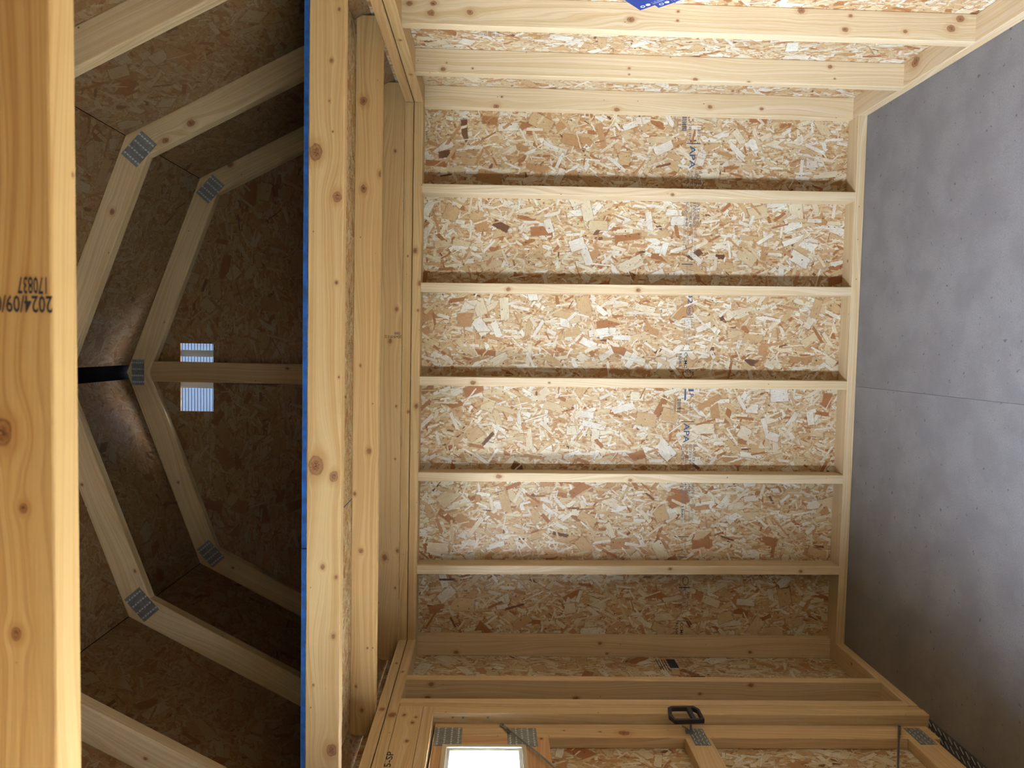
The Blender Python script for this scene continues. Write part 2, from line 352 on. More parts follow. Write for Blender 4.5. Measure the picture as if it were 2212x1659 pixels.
# writing: filled letter shapes laid on a surface
_tc = {}
def letters(txt):
    if txt not in _tc:
        cu = bpy.data.curves.new('lettering', 'FONT'); cu.body = txt; cu.size = 1; cu.offset = .014; cu.resolution_u = 2
        ob = bpy.data.objects.new('lettering', cu); me = bpy.data.meshes.new_from_object(ob)
        _tc[txt] = ([v.co.copy() for v in me.vertices], [tuple(p.vertices) for p in me.polygons])
        bpy.data.objects.remove(ob); bpy.data.curves.remove(cu); bpy.data.meshes.remove(me)
    return _tc[txt]
class Print:
    def __init__(s): s.v = []; s.f = []; s.k = []
    def poly(s, pts, k=0):
        b = len(s.v); s.v += [Vector(p) for p in pts]; s.f.append(tuple(range(b, b + len(pts)))); s.k.append(k)
    def text(s, txt, o, rd, up_, h, wx=1.0, k=0, width=None):
        vs, fs = letters(txt); o, rd, up_ = Vector(o), Vector(rd), Vector(up_); sc_ = h / .70
        if width: wx = width / (max(v.x for v in vs) * sc_)
        b = len(s.v); s.v += [o + rd * (v.x * sc_ * wx) + up_ * (v.y * sc_) for v in vs]
        for f in fs: s.f.append(tuple(b + i for i in f)); s.k.append(k)
    def rect(s, o, rd, up_, w_, h, k=0):
        o, rd, up_ = Vector(o), Vector(rd), Vector(up_); s.poly([o, o + rd * w_, o + rd * w_ + up_ * h, o + up_ * h], k)
    def smalls(s, o, rd, up_, w_, h, k=2):
        """a line of print too small to read"""
        x = 0; up_ = Vector(up_); rd = Vector(rd)
        while x < w_:
            c = random.uniform(.10, .2) * h * 3
            s.rect(Vector(o) + rd * x, rd, up_, min(c * .55, w_ - x), h * random.uniform(.18, .3), k)
            s.rect(Vector(o) + rd * x + up_ * h * .7, rd, up_, min(c * .5, w_ - x), h * .25, k)
            s.rect(Vector(o) + rd * x, rd, up_, min(c * .16, w_ - x), h, k)
            x += c + (random.random() < .2) * h
    def ring(s, o, rd, up_, a, b, t, k=0, n=28):
        o, rd, up_ = Vector(o), Vector(rd), Vector(up_)
        for i in range(n):
            p = [2 * math.pi * (i + j) / n for j in (0, 1)]
            s.poly([o + rd * a * math.cos(p[0]) + up_ * b * math.sin(p[0]), o + rd * a * math.cos(p[1]) + up_ * b * math.sin(p[1]),
                    o + rd * (a - t) * math.cos(p[1]) + up_ * (b - t) * math.sin(p[1]), o + rd * (a - t) * math.cos(p[0]) + up_ * (b - t) * math.sin(p[0])], k)
    def line(s, pts, t, k=0, n=(0, -1, 0)):
        for p, q in zip(pts, pts[1:]):
            p, q = Vector(p), Vector(q); d = (q - p).normalized().cross(Vector(n)) * t / 2; s.poly([p - d, q - d, q + d, p + d], k)
    def build(s, name, parent, mats=('ink', 'blueink', 'fade'), label=None):
        me = bpy.data.meshes.new(name); me.from_pydata([tuple(v) for v in s.v], [], s.f)
        for p, k in zip(me.polygons, s.k): p.material_index = k
        return tag(put(name, me, parent, [M[m] for m in mats]), label)

def tooth_plate(parent, c, ux, uy, nrm, lx, ly, nx, ny, label='grey galvanised nail plate', tooth=True, corners=None):
    """punched nail plate: flat sheet with rows of raised teeth slots"""
    c, ux, uy, nrm = Vector(c), Vector(ux).normalized(), Vector(uy).normalized(), Vector(nrm).normalized()
    rot = Matrix((ux, uy, nrm)).transposed()
    bm = bmesh.new(); addbox(bm, c + nrm * .02, (lx, ly, .05), rot)
    p = tag(put('nail_plate', finish(bm, 'nail_plate'), parent, [M['plate']]), label)
    bm = bmesh.new()
    for i in range(nx):
        for j in range(ny):
            dx = (i + .5 - nx / 2) * lx / nx; dy = (j + .5 - ny / 2) * ly / ny + (.06 if i % 2 else -.06) * ly / ny * 3
            rr = rot @ Matrix.Rotation(.35 if j % 2 else -.05, 3, 'Z')
            addbox(bm, c + ux * dx + uy * dy + nrm * .06, (lx / nx * .22, ly / ny * .66, .05), rr)
    put('plate_tooth', finish(bm, 'plate_tooth'), p, [M['tooth']])['kind'] = 'stuff'
    return p

XR, XL = 44.9, -44.45
YF = -190.0                    # front wall, behind the camera
# ------------------------------------------------------------------ ground outside
g = panel('ground', None, box_bm(-900, 900, -900, 900, -14, -10), (1, 0, 0), (0, 1, 0), (0, 0, 1), 'ground'); tag(g, kind='structure')
# ------------------------------------------------------------------ floor
fl = panel('floor', None, box_bm(-48.4, 48.8, YF, 3.9, -3, -.76), (1, 0, 0), (0, 1, 0), (0, 0, 1), 'osb'); tag(fl, 'grey floor boards with one seam along the middle', kind='structure')
for (xa, xb) in ((-44.9, -.12), (-.08, 48.4)):
    for (ya, yb) in ((YF, -95), (-94.9, 3.9)):
        panel('floor_panel', fl, box_bm(xa, xb, ya, yb, -.75, 0), (0, 1, 0), (1, 0, 0), (0, 0, 1), 'floor')

# ------------------------------------------------------------------ back wall
wb = panel('wall_back', None, box_bm(-47.9, 0, 3.5, 3.94, 0, 76.5), (0, 0, 1), (1, 0, 0), (0, 1, 0), 'osb'); tag(wb, kind='structure', label='strand board end wall with light timber studs')
panel('sheathing_panel', wb, box_bm(.06, 48.4, 3.5, 3.94, 0, 76.5), (0, 0, 1), (1, 0, 0), (0, 1, 0), 'osb')
sw = .75
studs = [((31.6, 31.1), [(31.08, 0, 32.17, .25)]), ((15.83, 14.96), [(15.25, 0, 37.44, .3), (14.9, 0, 59.06, .3)]),
         ((.02, -.56), [(-.71, 0, 64.63, .36), (-.45, 0, 51.9, .15)]), ((-16.0, -16.6), [(-16.36, 0, 60.04, .35), (-16.62, 0, 37.84, .25)]),
         ((-31.7, -32.4), [(-31.74, 0, 30.6, .24), (-31.9, 0, 8.13, .25)])]
for (xb_, xt_), k in studs:
    lumber('stud', wb, (-sw, sw), (0, 3.5), (1.5, 73.5), 'z', 'pale', k, skew=(xb_, xt_), color=(1, .99, .96))
lumber('bottom_plate', wb, (XL, XR), (0, 3.5), (0, 1.5), 'x', 'pale', color=(.97, .93, .85))
lumber('top_plate', wb, (XL, XR), (0, 3.5), (73.5, 74.96), 'x', 'honey', [(20.89, 0, 74.51, .35), (15.56, 0, 73.66, .3), (11.1, 0, 73.91, .15), (-4.78, 0, 73.96, .32)], color=(1, 1, .96))
lumber('top_plate', wb, (XL - .6, XR + .3), (0.1, 3.5), (75.06, 76.46), 'x', 'honey', [(-5.72, 0, 75.31, .2), (20, 0, 75.7, .12)], color=(.96, .94, .86))
# printing on the sheathing: read towards -x with the letters' tops down (the sheets are hung upside down)
rd, ud = (-1, 0, 0), (0, 0, -1)
P = Print(); y = 3.488
def pt(x, z): return (x, y, z)
# bay 1
P.smalls(pt(45.6, 31.5), rd, ud, 3.2, .3); P.smalls(pt(45.6, 31.0), rd, ud, 3.2, .3); P.smalls(pt(45.6, 30.5), rd, ud, 3.2, .3)
for i in range(9): P.rect(pt(45.2 - i * .3, 30.1), rd, ud, .16, .8, 0)
P.rect(pt(40.6, 29.2), rd, ud, .18, 2.4, 1)
P.text('APA', pt(40.1, 28.6), rd, ud, .95, k=1, width=3.8)
P.text('1507 - 2', pt(43.4, 27.4), rd, ud, .5, k=2, width=3); P.text('1/8 IN', pt(44.4, 28.9), rd, ud, .45, k=2, width=3.4)
for i, t in enumerate(('RATED SHEATHING', 'SIZED FOR SPACING', 'EXPOSURE 1  24/16', 'CAT. PS 2-10')):
    P.text(t, pt(36, 27.0 + i * .66), rd, ud, .42, k=2, width=9.5)
# bay 2
for i in range(4): P.smalls(pt(30.2, 27.4 + i * .62), rd, ud, 9.4, .40)
P.rect(pt(20.2, 29.4), rd, ud, .13, 1.9, 0); P.smalls(pt(19.9, 28.6), rd, ud, 3.6, .35); P.smalls(pt(19.9, 28.0), rd, ud, 3.6, .35)
# bay 3
P.text('02', pt(15.4, 28.1), rd, ud, .8, k=1, width=2.0)
P.ring(pt(12.2, 27.7), rd, ud, .82, .60, .09, 1); P.text('APA', pt(12.8, 28.0), rd, ud, .42, k=1, width=1.2)
P.rect(pt(11.15, 29.0), rd, ud, .1, 2.0, 0)
for i in range(6): P.smalls(pt(10.8, 29.1 - i * .42), rd, ud, (2.0, 3.4, 4.4, 4.6, 3.6, 3.4)[i], .26)
P.rect(pt(5.4, 29.2), rd, ud, .08, 2.2, 0)
P.text('CCMC', pt(5.1, 28.4), rd, ud, .50, k=0, width=2.8); P.text('1326-L', pt(5.0, 29.3), rd, ud, .42, k=1, width=2.6); P.smalls(pt(4.9, 28.8), rd, ud, 2.6, .2)
leaf = [(0, 1), (.18, .62), (.4, .72), (.34, .25), (.62, .5), (.7, .3), (.98, .34), (.84, 0), (1, -.14), (.5, -.5), (.55, -.68), (.06, -.6), (.06, -1), (-.06, -1), (-.06, -.6), (-.55, -.68), (-.5, -.5), (-1, -.14), (-.84, 0), (-.98, .34), (-.7, .3), (-.62, .5), (-.34, .25), (-.4, .72), (-.18, .62), (0, 1)]
P.line([pt(1.35 + b * .95, 27.7 - a * .95) for a, b in leaf], .09, 0)
# bay 4
P.rect(pt(-1.3, 28.2), rd, ud, 1.9, .3, 1); P.text('P', pt(-2.0, 27.4), rd, ud, .8, k=1); P.rect(pt(-1.3, 27.5), rd, ud, .35, .9, 1)
random.seed(3); xx = -3.0
P.smalls(pt(-3, 30.6), rd, ud, 2.7, .25); P.smalls(pt(-3, 30.2), rd, ud, 2.7, .25); P.smalls(pt(-3, 29.85), rd, ud, 2.7, .18, 0)
while xx > -5.4:
    b = random.choice((.05, .08, .13)); P.rect(pt(xx, 29.4), rd, ud, b, .65, 0); xx -= b + random.choice((.06, .1))
for i in range(4): P.smalls(pt(-3.6, 28.3 - i * .5), rd, ud, 2.6, .3)
P.rect(pt(-6.85, 28.6), rd, ud, .12, 2.3, 0)
P.text('APA', pt(-7.2, 28.1), rd, ud, 1.0, k=1, width=3.4)
for i, t in enumerate(('RATED SHEATHING', 'SIZED FOR SPACING', 'EXPOSURE 1  24/16', 'CAT. PS 2-10')):
    P.text(t, pt(-10.8, 26.4 + i * .66), rd, ud, .42, k=2, width=8.6)
# bay 5
for i in range(4): P.smalls(pt(-18.2, 28.1 - i * .60), rd, ud, 6.4, .36)
P.text('9.5mm', pt(-21.6, 28.1), rd, ud, .42, k=1, width=1.9); P.text('3184', pt(-19.6, 28.0), rd, ud, .42, k=2, width=1.5)
P.rect(pt(-27.0, 28.5), rd, ud, .12, 1.9, 0); P.rect(pt(-30.6, 28.4), rd, ud, .12, 1.6, 0)
P.smalls(pt(-27.3, 27.9), rd, ud, 3, .3, 0); P.smalls(pt(-27.3, 27.4), rd, ud, 3, .3, 0)
# bay 6
P.ring(pt(-34.9, 26.95), rd, ud, .78, .55, .1, 0); P.text('APA', pt(-35.5, 27.2), rd, ud, .42, k=0, width=1.1)
P.rect(pt(-36.0, 28.1), rd, ud, .2, 2.0, 0)
for i in range(6): P.smalls(pt(-36.4, 28.0 - i * .36), rd, ud, (3.6, 4.0, 4.4, 4.6, 3.8, 3.2)[i], .24, 0)
P.rect(pt(-42.0, 28.4), rd, ud, .09, 2.1, 0); P.text('CCMC', pt(-42.3, 27.6), rd, ud, .5, k=0, width=2.6); P.text('11500', pt(-42.3, 28.4), rd, ud, .4, k=0, width=2.3)
P.build('grade_stamp', wb, label='grade stamps printed in a row across the strand board')

# ------------------------------------------------------------------ right wall
wr = panel('wall_right', None, box_bm(XR + 3.5, XR + 3.94, -95, 3.9, 0, 78.15), (0, 0, 1), (0, 1, 0), (1, 0, 0), 'osb'); tag(wr, kind='structure', label='strand board side wall with pale studs')
panel('sheathing_panel', wr, box_bm(XR + 3.5, XR + 3.94, YF, -95.1, 0, 78.15), (0, 0, 1), (0, 1, 0), (1, 0, 0), 'osbfar')
KA = [(45.27, 2, 41.54, .35), (46.19, 2, 25.84, .3), (46.14, 2, 17.09, .25), (45.21, 2, 61.62, .35), (46.82, 2, 60.73, .15)]
KB = [(46.41, -13, 42.33, .15), (45.53, -13, 42.3, .12), (45.09, -13, 32.52, .25), (44.93, -13, 24.59, .2), (47.55, -13, 12.56, .25), (45.85, -13, 11.83, .12), (45.44, -13, 69.46, .28), (45.69, -13, 65.17, .13), (46.37, -13, 68.96, .1)]
KC = [(46.26, -29, 45.13, .33), (48.07, -29, 23.8, .35), (47.63, -29, 17.54, .2), (45.93, -29, 18.14, .3), (47.74, -29, 3.54, .4), (46.49, -29, 4.65, .4), (45.95, -29, 10.48, .2), (47.45, -29, 39.27, .15), (46.34, -29, 39.31, .15), (47.33, -29, 72.58, .3), (47.42, -29, 69.64, .3), (46.27, -29, 69.9, .35), (46.5, -29, 65.1, .3)]
for ys, k in ((2, KA), (-13, KB), (-29, KC), (-45, None), (-61, None), (-77, None), (-93, None), (-109, None), (-125, None), (-141, None), (-157, None), (-173, None), (-188.4, None)):
    lumber('stud', wr, (XR, XR + 3.5), (ys, ys + 1.5), (1.5, 73.5), 'z', 'pale', k, color=(1, .98, .93))
lumber('bottom_plate', wr, (XR, XR + 3.5), (YF, 3.5), (0, 1.5), 'y', 'pale', [(47.5, -15.92, 1.5, .7)], (0, 0, 1), color=(.97, .93, .88))
lumber('top_plate', wr, (XR, XR + 3.5), (YF, 3.5), (73.5, 74.95), 'y', 'honey', [(44.9, -12, 74.2, .22), (44.9, -24, 74.3, .22)], (-1, 0, 0), color=(1, 1, .98))
lumber('top_plate', wr, (XR, XR + 3.5), (YF, 3.5), (75.07, 76.46), 'y', 'honey', color=(.95, .9, .84))
random.seed(11)
P = Print(); xq = XR + 3.49
for yc in (-22, -6.5):                                 # stamps on the right wall's sheathing
    for i in range(5): P.smalls((xq, yc - 4.6, 64 - i * .55), (0, 1, 0), (0, 0, -1), 9, .34, 0 if i > 2 else 2)
for i in range(10): P.rect((xq, -9.6 + i * .35, 61), (0, 1, 0), (0, 0, -1), .2, 1.6, 0)
P.build('grade_stamp', wr)

# ------------------------------------------------------------------ left wall with the double door opening
wl = panel('wall_left', None, box_bm(XL - 3.94, XL - 3.5, -22.6, 3.9, 0, 78.15), (0, 0, 1), (0, 1, 0), (1, 0, 0), 'osb'); tag(wl, kind='structure', label='strand board side wall beside the door')
W2 = [(-114, 35), (-84, 35), (-84, 69), (-114, 69)]
panel('sheathing_panel', wl, extrude_poly([(YF, 0), (-73.2, 0), (-73.2, 78.15), (YF, 78.15)], XL - 3.94, XL - 3.5, [W2], 'x'), (0, 0, 1), (0, 1, 0), (1, 0, 0), 'osbfar')
panel('sheathing_panel', wl, box_bm(XL - 3.94, XL - 3.5, -73.1, -22.7, 68.6, 78.15), (0, 0, 1), (0, 1, 0), (1, 0, 0), 'osb')
lumber('stud', wl, (XL - 3.5, XL), (2, 3.5), (1.5, 73.5), 'z', 'pale', [(-46.93, 2, 15.63, .25), (-47.3, 2, 66.76, .3), (-45.58, 2, 41.93, .25), (-47.37, 2, 40.67, .2)], color=(1, .93, .84))
lumber('stud', wl, (XL - 3.5, XL), (-14.5, -13), (1.5, 73.5), 'z', 'pale', [(-45.17, -14.5, 69.76, .3), (-47.27, -14.5, 70.22, .3), (-47.27, -14.5, 47.96, .35), (-44.99, -14.5, 21.48, .3), (-46.37, -14.5, 29.2, .2)], color=(1, .92, .82))
lumber('king_stud', wl, (XL - 3.5, XL), (-21.75, -20.25), (1.5, 73.5), 'z', 'pale', color=(1, .92, .82))
panel('spacer_strip', wl, box_bm(XL - 3.5, XL - .05, -22.55, -21.8, 0.1, 73.4), (0, 0, 1), (0, 1, 0), (1, 0, 0), 'pale', color=(.9, .78, .64))
jk = lumber('jack_stud', wl, (XL - 3.5, XL), (-24.35, -22.6), (0, 68.6), 'z', 'pale', [(-45.1, -24.35, 66, .1)], color=(1, .93, .8))
bm = bmesh.new()
for z_ in (64.6, 61.2): cyl(bm, (-45.1, -24.33, z_), (-45.1, -24.42, z_), .16, 12)
put('screw_head', finish(bm, 'screw_head'), jk, [M['screw']])
lumber('bottom_plate', wl, (XL - 3.5, XL), (-21.6, 3.5), (0, 1.5), 'y', 'pale', color=(1, .92, .82))
lumber('top_plate', wl, (XL - 3.5, XL), (YF, 3.5), (73.5, 74.95), 'y', 'pale', [(-44.45, -25, 74.1, .5), (-44.45, -12, 74.3, .2)], (1, 0, 0), color=(.96, .88, .74))
lumber('top_plate', wl, (XL - 3.5, XL), (YF, 3.5), (75.07, 76.46), 'y', 'pale', [(-44.45, -23.5, 75.7, .35), (-44.45, -9, 75.6, .2)], (1, 0, 0), color=(.98, .9, .75))
hd = lumber('header', wl, (XL - 3.5, XL), (-74.5, -22.6), (70.15, 73.48), 'y', 'pale', [(-44.45, -25, 72.5, .25), (-44.45, -27, 71.2, .25), (-44.45, -31.5, 71.4, .25), (-44.45, -25.6, 70.9, .2)], (1, 0, 0), color=(1, .92, .8))
P = Print(); P.text('5-SP', (XL + .015, -37.3, 72.7), (0, 1, 0), (0, 0, 1), .8, k=0, width=3.4); P.build('hand_lettering', hd, label='5-SP written in black marker')
lumber('header_plate', wl, (XL - 3.5, XL), (-74.5, -22.6), (68.6, 70.13), 'y', 'pale', color=(1, .92, .8))
lumber('jack_stud', wl, (XL - 3.5, XL), (-74.4, -72.9), (0, 68.6), 'z', 'farwood')
for ys in (-76, -83.9, -115.6, -129, -141, -157, -173, -188.4): lumber('stud', wl, (XL - 3.5, XL), (ys, ys + 1.5), (1.5, 73.5), 'z', 'farwood')
for z_ in (33.4, 69.1): lumber('window_sill' if z_ < 50 else 'header', wl, (XL - 3.5, XL), (-114, -84), (z_, z_ + 1.5), 'y', 'farwood')
lumber('bottom_plate', wl, (XL - 3.5, XL), (YF, -73), (0, 1.5), 'y', 'farwood')
random.seed(12)
P = Print(); xq = XL - 3.49
for i in range(4): P.rect((xq, 1.2 - .1 * i, 32.4 - i * .45), (0, -1, 0), (0, 0, -1), 4.2, .14, 0)
P.rect((xq, 1.2, 30.6), (0, -1, 0), (0, 0, -1), 3.4, 1.5, 0)
for i in range(4): P.smalls((xq, 1.2, 28.6 - i * .6), (0, -1, 0), (0, 0, -1), 9.5, .36, 0)
P.rect((xq, -5.2, 27.9), (0, -1, 0), (0, 0, -1), .3, 2.3, 0)
P.build('grade_stamp', wl)

# front wall behind the camera
wf = panel('wall_front', None, extrude_poly([(-48, 0), (48.4, 0), (48.4, 76.5), (31.7, 109.5), (0, 121.4), (-31.7, 109.5), (-48, 76.5)], YF - .44, YF), (1, 0, 0), (0, 0, 1), (0, 1, 0), 'osbfar'); tag(wf, kind='structure')
for i in range(7): lumber('stud', wf, (-40.75 + 13 * i, -39.25 + 13 * i), (YF, YF + 3.5), (1.5, 76), 'z', 'farwood')

# threshold strip of tread plate under the doors
th = panel('trim_1', None, box_bm(-48.2, -44.92, -72.8, -22.6, -.8, .06), (0, 1, 0), (1, 0, 0), (0, 0, 1), 'tread'); tag(th, 'aluminium tread plate threshold along the floor edge', kind='structure')
bm = bmesh.new(); k = 0
yy = -23.4
while yy > -70:
    for j in range(3):
        addbox(bm, (-45.45 - j * 1.0, yy - (.45 if j % 2 else 0), .075), (.12, 1.0, .07), Matrix.Rotation(-.6, 3, 'Z'))
    yy -= 1.15; k += 1
put('raised_tread', finish(bm, 'raised_tread'), th, [M['tooth']])['kind'] = 'stuff'

# ------------------------------------------------------------------ roof
kn, ap = (31.7, 109.55), (0, 121.4)
dl = Vector((12.05, -22.6)).normalized(); du = Vector((kn[0], kn[1] - ap[1])).normalized()       # pointing outwards/down
nl = Vector((-dl.y, dl.x)); nl = nl if nl.x > 0 else -nl; nu = Vector((-du.y, du.x)); nu = nu if nu.y > 0 else -nu
foot = (kn[0] + dl.x * 37.5, kn[1] + dl.y * 37.5)
def off2(p, n, t): return (p[0] + n.x * t, p[1] + n.y * t)
prof = [foot, kn, ap, (-kn[0], kn[1]), (-foot[0], foot[1])]
def mir(p): return (-p[0], p[1])
outer = [off2(foot, nl, .7), (kn[0] + .45, kn[1] + .62), (0, ap[1] + .75)]; inner = [off2(foot, nl, .5), (kn[0] + .32, kn[1] + .43), (0, ap[1] + .5)]
ring_ = outer + [mir(p) for p in outer[:2][::-1]] + [mir(p) for p in inner[:2]] + inner[::-1]
ce = panel('ceiling', None, extrude_poly(ring_, YF, 4), (0, 1, 0), (1, 0, 0), (0, 0, 1), 'felt'); tag(ce, 'dark strand board roof deck with black ridge strip', kind='structure')
ysm = [YF, -143.25, -95.25, -47.25, 1.48]
for a_, b_ in zip(ysm, ysm[1:]):
    for sg in (1, -1):
        m_ = (lambda p: p) if sg > 0 else mir
        q0, q1 = (kn[0] + dl.x * .05, kn[1] + dl.y * .05), foot
        bm = extrude_poly([m_(q0), m_(q1), m_(off2(q1, nl, .44)), m_(off2(q0, nl, .44))], a_ + .04, b_)
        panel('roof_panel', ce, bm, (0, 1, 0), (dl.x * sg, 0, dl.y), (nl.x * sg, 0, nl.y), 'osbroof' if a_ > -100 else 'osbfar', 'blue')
        q0, q1 = (ap[0] - du.x * -1.25, ap[1] + du.y * 1.25), (kn[0] - du.x * .05, kn[1] - du.y * .05)
        bm = extrude_poly([m_(q0), m_(q1), m_(off2(q1, nu, .44)), m_(off2(q0, nu, .44))], a_ + .04, b_)
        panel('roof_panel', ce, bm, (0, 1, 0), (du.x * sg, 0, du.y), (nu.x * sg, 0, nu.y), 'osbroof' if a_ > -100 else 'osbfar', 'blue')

# gable sheathing above the back wall with the vent hole
hole = [(-6.4, 107.9), (4.9, 107.9), (4.9, 113.3), (-6.4, 113.3)]
gp = [(-49.3, 76.52), (49.3, 76.52), (kn[0], kn[1]), ap, (-kn[0], kn[1])]
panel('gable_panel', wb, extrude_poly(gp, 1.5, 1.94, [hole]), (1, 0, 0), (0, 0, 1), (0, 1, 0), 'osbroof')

# gable vent
gv = empty('gable_vent', (-.75, 1.5, 107.9), label='bright white louvred vent behind the king post, high in the gable', cat='vent')
bm = extrude_poly([(-8, 106.6), (6.5, 106.6), (6.5, 114.6), (-8, 114.6)], 1.96, 2.7, [[(-7.2, 107.2), (5.7, 107.2), (5.7, 114.0), (-7.2, 114.0)]]); put('vent_frame', finish(bm, 'vent_frame'), gv, [M['vinyl']])
for i in range(14):
    z_ = 107.35 + i * .5; bm = bmesh.new(); addbox(bm, (-.75, 2.3, z_), (12.9, .8, .05), Matrix.Rotation(-1.0, 3, 'X')); addbox(bm, (-.75, 2.05, z_ + .36), (12.9, .12, .11))  # dark strip on each slat, added to stand for the shading between slats
    me = finish(bm, 'slat')
    me.materials.append(M['slat'])
    for p in me.polygons: p.material_index = 1 if p.index > 5 else 0
    put('slat', me, gv, [M['slatshade']])
for x0, x1 in ((2.7, 3.8), (-2.55, -1.6)):
    put('rib', finish(box_bm(x0, x1, 1.9, 1.99, 107.5, 113.7), 'rib'), gv, [M['vinyl']])

# ------------------------------------------------------------------ trusses
TRN = ['third gambrel truss from the gable, nearest loft edge, its tie along the blue edge', 'middle gambrel truss over the loft with nail plates at its knees', 'gable end truss with king post, furthest from the blue loft edge',
       'gambrel rafter pair over the open bay, above the near board', 'nearest truss, out-of-focus tie board with date stamp at the top of the room', 'gambrel truss behind the near board, second loft',
       'gambrel truss of the second loft close to the front wall', 'truss against the front wall']
T35 = 3.5
def isect(p, d, q, e):
    k = ((q[0] - p[0]) * e[1] - (q[1] - p[1]) * e[0]) / (d[0] * e[1] - d[1] * e[0]); return (p[0] + d[0] * k, p[1] + d[1] * k)
kin = isect(off2(kn, nl, -T35), dl, off2(kn, nu, -T35), du)
apin = (0, isect(off2(ap, nu, -T35), du, (0, 0), (0, 1))[1])
def truss(y0, label, tie=True, king=False, knots={}, group='gambrel roof trusses', jx=47.9, tiecol=None, plates=True, tk=None):
    t = empty('roof_truss', (0, y0, 76.5 if tie else 80), label=label, cat='truss', group=group)
    y1 = y0 + 1.5
    for sg in (1, -1):
        m_ = (lambda p: p) if sg > 0 else mir
        zb = 80.0
        fo = isect(kn, dl, (0, zb), (1, 0)); fi = isect(off2(kn, nl, -T35), dl, (0, zb), (1, 0))
        rafter('rafter', t, [m_(kn), m_(fo), m_(fi), m_(kin)], (dl.x * sg, dl.y), y0, y1, 'pale', knots.get(('l', sg)), color=(.97, .93, .84))
        rafter('rafter', t, [m_(ap), m_(kn), m_(kin), m_(apin)], (du.x * sg, du.y), y0 + .01, y1 - .01, 'pale', knots.get(('u', sg)), color=(1, .93, .82))
    if tie:
        lumber('tie_joist', t, (-jx, jx), (y0, y1), (76.56, 80), 'x', 'honey', tk, color=tiecol, label='long warm toned tie board')
    if king: lumber('king_post', t, (-1.5, 1.85), (y0 + .02, y1 - .02), (80, 117.6), 'z', 'pale', color=(.8, .68, .55))
    if plates:
        for sg in (1, -1):
            c = Vector(((kn[0] + kin[0]) / 2 * sg - .45 * sg, y0, (kn[1] + kin[1]) / 2 - .35))
            ax_ = Vector((du.x + dl.x, 0, du.y + dl.y)).normalized(); ax_.x *= sg; tooth_plate(t, c, ax_, Vector((0, -1, 0)).cross(ax_), (0, -1, 0), 4.0, 2.6, 4, 6)
        tooth_plate(t, (0, y0, 119.55), (1, 0, 0), (0, 0, 1), (0, -1, 0), 4.2, 2.0, 4, 6)
    return t
J1 = [(24.11, -48, 79.29, .6), (19.83, -48, 77.17, .42), (11.41, -48, 77.19, .16), (2.02, -48, 76.87, .1), (-6.92, -48, 79.09, .75), (-7.99, -48, 77.3, .42), (-17.24, -48, 78.35, .2), (-18.27, -48, 77.0, .15), (37.89, -48, 77.13, .12), (32.97, -48, 77.84, .15), (29.09, -48, 78.01, .08), (-24.38, -48, 77.22, .18), (-29.45, -48, 79.21, .1), (-36.28, -48, 77.3, .5)]
J2 = [(37.0, -24, 78.96, .42), (27.67, -24, 76.6, .3), (25.68, -24, 78.82, .36), (19.38, -24, 79.17, .07), (2.53, -24, 79.01, .14), (-8.89, -24, 77.76, .28), (-22.4, -24, 78.7, .28), (-14.66, -24, 79.6, .2), (-2.53, -24, 77.34, .07), (-35.72, -24, 77.71, .1), (-41.04, -24, 79.21, .13), (-44.35, -24, 78.38, .2)]
J3 = [(36.93, 0, 77.98, .2), (11.22, 0, 77.46, .25), (5.93, 0, 78.43, .3), (-4.84, 0, 77.32, .15), (-13.66, 0, 77.37, .12), (-30.39, 0, 78.92, .4), (-29.18, 0, 76.8, .25), (-35.51, 0, 77.11, .15)]
t1 = truss(-48, TRN[0], tk=J1, tiecol=(1, .98, .92))
t2 = truss(-24, TRN[1], tk=J2, tiecol=(1, .95, .85), knots={('l', 1): [(33.51, -24, 101.16, .42), (31.19, -24, 104.41, .33)], ('u', 1): [(21.89, -24, 111.31, .3)]})
t3 = truss(0, TRN[2], king=True, tk=J3, tiecol=(.97, .93, .86), knots={('l', 1): [(33.99, 0, 104.57, .4)]})
truss(-72, TRN[3], tie=False, plates=False)
t5 = truss(-96, TRN[4], tk=[(2.11, -96, 78.32, .35), (-.47, -96, 77.63, .13), (-4.87, -96, 77.93, .17)], tiecol=(1, .92, .74), plates=False)
truss(-120, TRN[5], plates=False); truss(-144, TRN[6], plates=False); truss(-168, TRN[7], plates=False)
def child(t, nm): return [c for c in t.children if c.name.startswith(nm)][0]
P = Print(); rdz, udx = (0, 0, 1), (-1, 0, 0)
P.text('2024/09/09', (6.77, -96.015, 76.55), rdz, udx, .56, k=0, width=2.15); P.text('170837', (7.4, -96.015, 76.68), rdz, udx, .56, k=0, width=1.03)
P.build('date_stamp', child(t5, 'tie_joist'), label='2024/09/09 170837 printed in black')
P = Print()
P.text('2024-09-09 13 32', (6.9, -.015, 76.6), rdz, udx, .46, k=0, width=2.75); P.text('170909', (7.5, -.015, 76.68), rdz, udx, .46, k=0, width=1.05)
P.build('date_stamp', child(t3, 'tie_joist'), label='2024-09-09 13 32 170909 printed in black')

